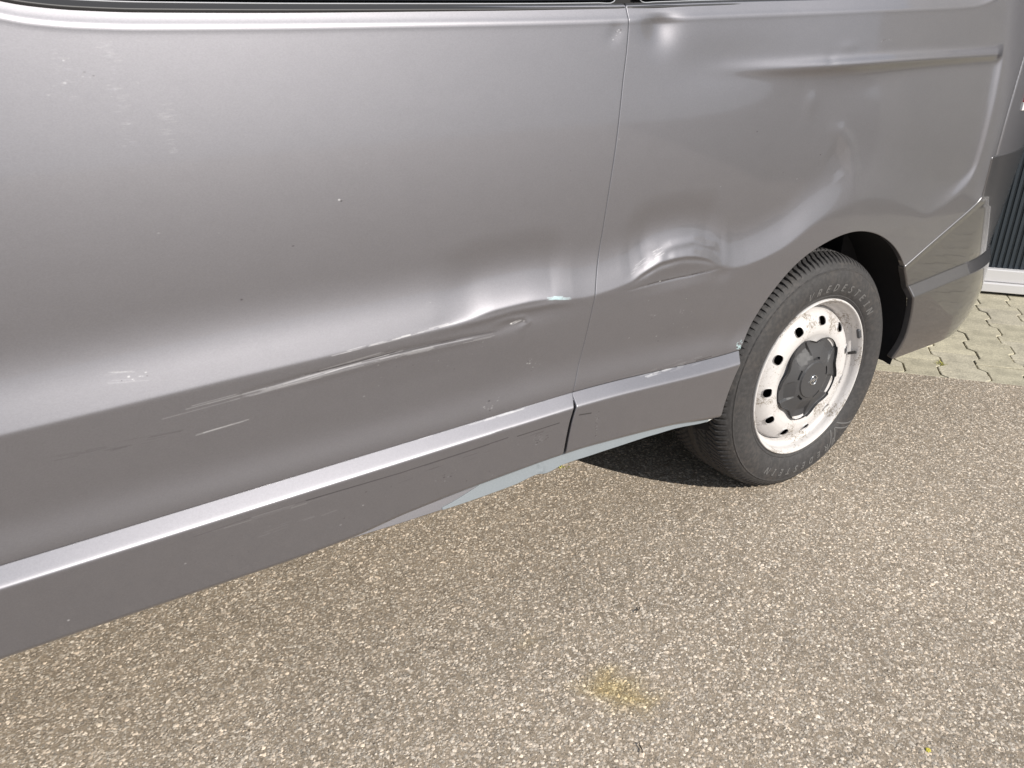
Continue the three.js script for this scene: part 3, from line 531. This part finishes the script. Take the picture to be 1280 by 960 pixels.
// bare bent flange along the sill
{
  const low = curve([[0.36, 0.3575], [0.45, 0.3555], [0.60, 0.3525], [0.72, 0.3505], [0.802, 0.3510], [0.862, 0.3560], [0.885, 0.3520], [0.90, 0.3530], [0.928, 0.3570], [1.055, 0.3535], [1.247, 0.3445], [1.356, 0.3300], [1.39, 0.327]]);
  const flange = (s, y) => { const t = (claddingY(s) + 0.002 - y); return 0.0235 + 0.30 * Math.max(0, t) + 0.0022 * ridge(s, y, [[0.868, 0.385], [0.876, 0.365], [0.872, 0.35]], 0.004) + 0.0012 * (wob2(s * 24, 3) - 0.5) * ss(0.75, 0.8, s); };
  for (const [a, b, mat, label, d, top] of [[0.37, 0.86, M.paint, 'silver turned-in foot of the sill panel', 0, (s) => claddingY(s) + 0.004], [0.64, 1.372, M.bare, 'bare pale blue-grey bent metal lip under the sill', 0.0016, (s) => lerp(low(s) + 0.0005, claddingY(s) + 0.004, ss(0.60, 0.80, s))]]) panel('sill_flange', mat, { us: steps(a, b, 0.006), rows: (s) => seq(low(s), top(s), 10), at: side((s, y) => flange(s, y) + d), fold: 0.006, round: 0.0012 }, van, label);
  const clip = new RoundedBoxGeometry(0.034, 0.014, 0.02, 2, 0.003); clip.rotateZ(0.2); clip.translate(1.387, 0.331, 0.95 + 0.012); mesh('sill_clip', clip, new THREE.MeshStandardMaterial({ color: new THREE.Color().setRGB(0.6, 0.6, 0.58), roughness: 0.5 }), van);
}
// wheel arch liner
{
  const pos = [], uv = [], idx = [], N = 90, D = [0.010, 0.002, -0.02, -0.08, -0.16, -0.27];
  for (let i = 0; i <= N; i++) { const a = lerp(-7, 186, i / N), t = a * Math.PI / 180, r = archR(a) + 0.001; D.forEach((d, k) => { const q = r + (k > 1 ? 0.012 : 0); pos.push(HUB[0] + q * Math.cos(t), HUB[1] + q * Math.sin(t), d + 0.95); uv.push(i / 10, k); }); }
  for (let i = 0; i < N; i++) for (let k = 0; k < D.length - 1; k++) { const a = i * D.length + k, b = a + D.length; idx.push(a, b, a + 1, a + 1, b, b + 1); }
  mesh('arch_liner', buffer(pos, uv, idx), M.liner, van);
  const wall = new THREE.CircleGeometry(0.43, 48, -0.3, Math.PI + 0.6); wall.translate(HUB[0], HUB[1], 0.95 - 0.265); mesh('arch_wall', wall, M.liner, van);
}

// ---------------------------------------------------------------- the wheel
const font = await new FontLoader().loadAsync('fonts/droid/droid_sans_bold.typeface.json');
function noisy(seed, w, h, f) { const p = new Uint8Array(w * h * 4); const a = noise2(seed, 8), b = noise2(seed + 1, 64), c = noise2(seed + 2, 256); for (let j = 0; j < h; j++) for (let i = 0; i < w; i++) { const o = (j * w + i) * 4, v = f(a(i / w * 8, j / h * 8), b(i / w * 64, j / h * 64), c(i / w * 256, j / h * 256)); p[o] = v[0]; p[o + 1] = v[1]; p[o + 2] = v[2]; p[o + 3] = 255; } return data(w, h, p, true); }
const tyreMap = noisy(61, 512, 512, (a, b, c) => { const d = 0.66 + 0.16 * (b - 0.5) + 0.14 * (c - 0.5), k = 0.25 * ss(0.5, 0.9, 0.6 * a + 0.4 * b); return [d * lerp(76, 104, k), d * lerp(74, 92, k), d * lerp(75, 82, k)]; });
const rimMap = noisy(65, 512, 512, (a, b, c) => { const k = 0.75 * ss(0.715, 0.80, 0.45 * a + 0.25 * b + 0.38 * c), d = 0.97 + 0.06 * (c - 0.5); return [d * lerp(196, 108, k), d * lerp(193, 98, k), d * lerp(192, 86, k)]; });
const tyreMat = new THREE.MeshStandardMaterial({ map: tyreMap, roughness: 0.72 });
const rimMat = new THREE.MeshPhysicalMaterial({ map: rimMap, roughness: 0.42, clearcoat: 0.3, clearcoatRoughness: 0.3 });
const barrelMat = new THREE.MeshStandardMaterial({ map: rimMap, roughness: 0.5 });
const capMat = new THREE.MeshStandardMaterial({ color: new THREE.Color().setRGB(0.043, 0.043, 0.046), roughness: 0.5 });
const textMat = new THREE.MeshStandardMaterial({ color: new THREE.Color().setRGB(0.098, 0.095, 0.094), roughness: 0.7 });
function makeWheel(pos) {
  const w = group('wheel', pos, van);
  // tyre: profile (r, z) from the bead over the tread to the inner bead
  {
    const sw = [[0.2185, -0.010], [0.220, -0.003], [0.2235, 0.0005], [0.229, 0.003], [0.2315, 0.0022], [0.234, 0.0045], [0.243, 0.0075], [0.255, 0.0105], [0.268, 0.0118], [0.280, 0.0108], [0.290, 0.0085], [0.297, 0.006], [0.2985, 0.0065], [0.3005, 0.0062], [0.302, 0.0035], [0.307, 0.0008], [0.312, -0.0025], [0.317, -0.0065], [0.3215, -0.011], [0.3255, -0.0165], [0.3288, -0.023]];
    const prof = sw.map(([r, z]) => [r, z, 0]);
    for (let i = 1; i < 44; i++) { const t = 1 - 2 * i / 44; prof.push([0.3365 - 0.0072 * Math.pow(Math.abs(t), 2.6), -0.11 + t * 0.0865, 1]); }
    for (const [r, z] of sw.slice().reverse()) prof.push([r, -0.22 - z, 0]);
    const NT = 116, SUB = 8, N = NT * SUB, pos = [], uv = [], idx = [];
    for (let i = 0; i <= N; i++) for (let k = 0; k < prof.length; k++) {
      let [r, z, tread] = prof[k]; const t = (z + 0.11) / 0.0865, a = i / N * Math.PI * 2;
      if (r > 0.311) {
        const at = Math.abs(t), ph = (i / SUB + (at < 1 ? 4.2 * (1 - at) * (1 - at * 0.4) : 0)) % 1, wide = at > 0.62;
        const lat = wide ? (ph < 0.26 ? 1 : 0) : (ph < 0.14 && at > 0.1 ? 0.6 : 0);
        const circ = (Math.abs(at - 0.60) < 0.035 || Math.abs(at - 0.2) < 0.035) ? 1 : 0;
        const fade = r < 0.3288 && !tread ? ss(0.311, 0.323, r) * 0.7 : 1;
        r -= 0.0068 * Math.max(lat * fade, tread ? circ : 0);
      }
      let x = r * Math.cos(a), y = r * Math.sin(a);
      if (y < -0.3205) { const sq = -0.3205 - y; y = -0.3225 - 0.12 * sq; if (!tread) z += (z > -0.11 ? 1 : -1) * sq * 0.5; }
      pos.push(x, y, z); uv.push(i / N * 4, k / prof.length * 2);
    }
    const K = prof.length; for (let i = 0; i < N; i++) for (let k = 0; k < K - 1; k++) { const p = i * K + k, q = p + K; idx.push(p, p + 1, q, p + 1, q + 1, q); }
    let g = buffer(pos, uv, idx); if (g.attributes.normal.getZ(8) < 0) { g.index.array.reverse(); g.computeVertexNormals(); }
    mesh('tyre', toCreasedNormals(g, 0.55), tyreMat, w);
  }
  // raised writing on the sidewall
  {
    const faceZ = curve([[0.2315, 0.0022], [0.243, 0.0075], [0.255, 0.0105], [0.268, 0.0118], [0.280, 0.0108], [0.290, 0.0085], [0.297, 0.006]]), parts = [];
    const word = (text, mid, size, R, step) => [...text].forEach((ch, i) => {
      const g = new TextGeometry(ch, { font, size, depth: 0.004, curveSegments: 3, bevelEnabled: false }); g.computeBoundingBox(); const b = g.boundingBox;
      g.translate(-(b.min.x + b.max.x) / 2, 0, 0); g.applyMatrix4(new THREE.Matrix4().makeShear(0, 0, 0.18, 0, 0, 0));
      const p = g.attributes.position, a = mid - (i - (text.length - 1) / 2) * step;
      for (let k = 0; k < p.count; k++) { const r = R + p.getY(k), t = a - p.getX(k) / R, top = p.getZ(k) > 0.002; p.setXYZ(k, r * Math.cos(t), r * Math.sin(t), faceZ(Math.min(0.297, r)) + (top ? 0.0009 : -0.002)); }
      g.computeVertexNormals(); parts.push(g);
    });
    const D = Math.PI / 180;
    word('VREDESTEIN', 72 * D, 0.0205, 0.243, 7.6 * D); word('VREDESTEIN', -88 * D, 0.0205, 0.262, 6.9 * D);
    mesh('sidewall_lettering', mergeGeometries(parts), textMat, w);
    const chev = []; for (const [a0, a1, r0, r1] of [[-60, -52, 0.297, 0.240], [-44, -52, 0.292, 0.240], [-64, -55.5, 0.297, 0.236], [-40, -48.5, 0.297, 0.236]]) {
      const pos = [], idx = []; for (let i = 0; i <= 10; i++) for (const sgn of [-1, 1]) { const a = (lerp(a0, a1, i / 10) + sgn * 0.55) * D, r = lerp(r0, r1, i / 10); for (const top of [0.001, -0.002]) pos.push(r * Math.cos(a), r * Math.sin(a), faceZ(r) + top); }
      for (let i = 0; i < 10; i++) { const a = i * 4, b = a + 4; idx.push(a, a + 2, b, b, a + 2, b + 2, a, b, a + 1, b, b + 1, a + 1, a + 2, a + 3, b + 2, b + 2, a + 3, b + 3); } chev.push(buffer(pos, null, idx)); }
    mesh('sidewall_chevron', mergeGeometries(chev), textMat, w);
  }
  // rim: flange and barrel, then the pierced disc
  {
    const pts = [[0.2055, -0.2], [0.2185, -0.016], [0.2208, -0.006], [0.2213, 0.000], [0.2200, 0.0032], [0.2178, 0.0042], [0.2155, 0.0030], [0.2135, -0.0005], [0.2105, -0.0045], [0.2085, -0.010], [0.2075, -0.017], [0.2050, -0.0215], [0.2005, -0.0245], [0.1965, -0.0285], [0.1945, -0.035], [0.1920, -0.045], [0.1895, -0.055], [0.1885, -0.075], [0.188, -0.2]].map(([r, z]) => new THREE.Vector2(r, z));
    const g = new THREE.LatheGeometry(pts, 120); g.rotateX(Math.PI / 2); const u = g.attributes.uv; for (let i = 0; i < u.count; i++) u.setXY(i, u.getX(i) * 3, u.getY(i) * 0.4);
    const rim = mesh('rim', g, barrelMat, w);
    const dz = curve([[0.055, -0.016], [0.090, -0.0135], [0.106, -0.0118], [0.117, -0.0088], [0.126, -0.0055], [0.136, -0.0038], [0.148, -0.0042], [0.158, -0.0068], [0.168, -0.0122], [0.178, -0.0212], [0.185, -0.0315], [0.1876, -0.042], [0.188, -0.060]]);
    const HN = 11, hole = (a, r) => { let best = 9; for (let k = 0; k < HN; k++) { const t = 0.02 + (k + 0.5) / HN * Math.PI * 2, c = 0.1595, x = r * Math.cos(a) - c * Math.cos(t), y = r * Math.sin(a) - c * Math.sin(t), rad = x * Math.cos(t) + y * Math.sin(t), tan = -x * Math.sin(t) + y * Math.cos(t); best = Math.min(best, Math.pow(Math.pow(Math.abs(rad) / 0.0118, 2.6) + Math.pow(Math.abs(tan) / 0.0140, 2.6), 1 / 3) - 1); } return best; };
    const at = (a, r) => [r * Math.cos(a), r * Math.sin(a), dz(r)];
    const seamed = (p, q) => (p[0] < 1e-5 && q[0] < 1e-5) || (p[0] > 6.2831 && q[0] > 6.2831);
    mesh('rim_disc', sheet({ us: steps(0, Math.PI * 2, 0.022), rows: () => [...steps(0.09, 0.125, 0.004), ...steps(0.1275, 0.1876, 0.0022)], keep: [hole], at, uv: (a, r) => [r * Math.cos(a) * 4 + 0.5, r * Math.sin(a) * 4 + 0.5], fold: 0.0032, round: 0.0014, seam: seamed }), rimMat, rim);
    const dk = new THREE.CircleGeometry(0.186, 64); dk.translate(0, 0, -0.040); mesh('brake_drum', dk, M.black, w);
    // plastic centre cap: five lobes, pockets over the bolts
    const ca = (k) => 0.84 + k * Math.PI * 2 / 5;
    const capZ = (a, r) => {
      let z = lerp(0.0085, -0.0060, ss(0.045, 0.116, r));
      if (r < 0.052) z = 0.0115 - 0.0035 * ss(0.049, 0.052, r);
      for (let k = 0; k < 5; k++) { const t = ca(k), x = r * Math.cos(a) - 0.088 * Math.cos(t), y = r * Math.sin(a) - 0.088 * Math.sin(t), rad = x * Math.cos(t) + y * Math.sin(t), tan = Math.abs(-x * Math.sin(t) + y * Math.cos(t)); const inset = Math.min(1, Math.max(0, (0.026 - tan) / 0.004)) * Math.min(1, Math.max(0, (rad + 0.026) / 0.006)); z -= inset * (0.0015 + 0.0085 * ss(-0.03, 0.03, rad)); }
      for (let k = 0; k < 5; k++) { const t = ca(k) + Math.PI / 5; let d = Math.atan2(Math.sin(a - t), Math.cos(a - t)); if (Math.abs(d) < 0.22 && r > 0.0565 && r < 0.0625) z -= 0.006; }
      return r > 0.06 ? Math.max(z, -0.0098) : z;
    };
    const edge = (a) => 0.1180 - 0.0150 * Math.pow(0.5 + 0.5 * Math.cos(5 * (a - ca(0)) + Math.PI), 2.2) + 0.002 * Math.cos(5 * (a - ca(0)));
    const cap = mesh('hub_cap', toCreasedNormals(sheet({ us: steps(0, Math.PI * 2, 0.0125), rows: () => [0.0005, 0.02, 0.04, ...steps(0.045, 0.126, 0.0014)], keep: [(a, r) => edge(a) - r], at: (a, r) => [r * Math.cos(a), r * Math.sin(a), capZ(a, r)], uv: (a, r) => [a, r], fold: 0.008, round: 0.0015, seam: (p, q) => seamed(p, q) || (p[1] < 0.001 && q[1] < 0.001) }), 0.35), capMat, w);
    const em = [], ring = new THREE.TorusGeometry(0.0128, 0.0017, 10, 48); ring.translate(0, 0, 0.0122); em.push(ring.toNonIndexed());
    const z = new THREE.Shape([[-0.0185, 0.0005], [0.003, 0.0052], [0.0012, 0.0004], [0.0185, -0.0005], [-0.003, -0.0052], [-0.0012, -0.0004]].map(([x, y]) => new THREE.Vector2(x, y)));
    const zg = new THREE.ExtrudeGeometry(z, { depth: 0.0016, bevelEnabled: true, bevelSize: 0.0004, bevelThickness: 0.0004, bevelSegments: 1 }); zg.rotateZ(0.25); zg.translate(0, 0, 0.0118); em.push(zg);
    mesh('emblem', mergeGeometries(em.map((g) => { const q = g.index ? g.toNonIndexed() : g; return q; })), M.chrome, w);
    const st = new THREE.CapsuleGeometry(0.0042, 0.022, 4, 12); st.rotateX(1.1); st.rotateZ(0.2); st.translate(0.199 * Math.cos(0.12), 0.199 * Math.sin(0.12), -0.014); mesh('valve_stem', st, M.rubber, w);
    const bw = new RoundedBoxGeometry(0.012, 0.03, 0.009, 2, 0.003); bw.rotateZ(0.42); bw.translate(0.2115 * Math.cos(0.42), 0.2115 * Math.sin(0.42), -0.003); mesh('balance_weight', bw, new THREE.MeshStandardMaterial({ color: 0x55565a, roughness: 0.6, metalness: 0.6 }), w);
  }
  return w;
}
const wheel = makeWheel([HUB[0], HUB[1], 0.95]);
{
  const f = wheel.clone(); f.name = numbered('wheel'); van.add(f); f.position.x = -1.313;
  for (const x of [HUB[0], -1.313]) { const o = wheel.clone(); o.name = numbered('wheel'); van.add(o); o.position.set(x, HUB[1], -0.95); o.rotation.y = Math.PI; }
}

// ---------------------------------------------------------------- small things on the ground
{
  const r = rng(123), leafMat = new THREE.MeshStandardMaterial({ color: new THREE.Color().setRGB(0.42, 0.40, 0.12), roughness: 0.9, side: THREE.DoubleSide });
  const blade = (len, w, bend) => { const pos = [], idx = []; for (let i = 0; i <= 5; i++) { const t = i / 5, h = w * (1 - t * t); pos.push(-h, len * t - bend * len * t * t * 0.7, bend * len * t * t, h, len * t - bend * len * t * t * 0.7, bend * len * t * t); if (i < 5) { const k = i * 2; idx.push(k, k + 1, k + 2, k + 1, k + 3, k + 2); } } return buffer(pos, null, idx); };
  const tuft = (x, z, n, size) => { const parts = []; for (let i = 0; i < n; i++) { const g = blade(size * (0.5 + r()), 0.0016 + 0.0016 * r(), 0.3 + r()); g.rotateY(r() * 6.3); g.translate((r() - 0.5) * size * 1.6, 0, (r() - 0.5) * size * 0.8); parts.push(g); } const m = mesh('grass_tuft', mergeGeometries(parts), leafMat, scene); m.position.set(x, -0.006, z); return m; };
  tag(tuft(2.935, -0.235, 34, 0.022), 'small dry yellow-green weed in a paver joint behind the rear wheel', 'weed');
  tag(tuft(1.29, -0.42, 16, 0.016), 'tiny yellowish weed on the asphalt at the shadow edge under the sill', 'weed');
  const fl = []; for (let i = 0; i < 7; i++) { const g = blade(0.008, 0.0026, 0.8); g.rotateX(0.9); g.rotateY(i * 0.9 + r() * 0.3); fl.push(g); }
  const b = mesh('fallen_blossom', mergeGeometries(fl), new THREE.MeshStandardMaterial({ color: new THREE.Color().setRGB(0.5, 0.44, 0.06), roughness: 0.8, side: THREE.DoubleSide }), scene); b.position.set(1.242, 0.002, 0.742);
  tag(b, 'tiny bright yellow blossom lying on the asphalt near the bottom right', 'blossom');
  const twigMat = new THREE.MeshStandardMaterial({ color: new THREE.Color().setRGB(0.03, 0.022, 0.016), roughness: 0.9 });
  const twig = (x, z, len, turn, label) => { const c = new THREE.CatmullRomCurve3([0, 0.35, 0.7, 1].map((t) => new THREE.Vector3((t - 0.5) * len, 0.002 + 0.002 * r(), (r() - 0.5) * len * 0.25))); const m = mesh('twig', new THREE.TubeGeometry(c, 14, 0.0011, 6), twigMat, scene); m.position.set(x, 0.001, z); m.rotation.y = turn; tag(m, label, 'twig'); };
  twig(0.805, 0.447, 0.022, 1.2, 'short dark twig on the asphalt below the yellow stain');
  twig(1.055, 0.165, 0.02, 0.4, 'short dark twig on the asphalt between the yellow stain and the wheel');
}
renderer.render(scene, camera);
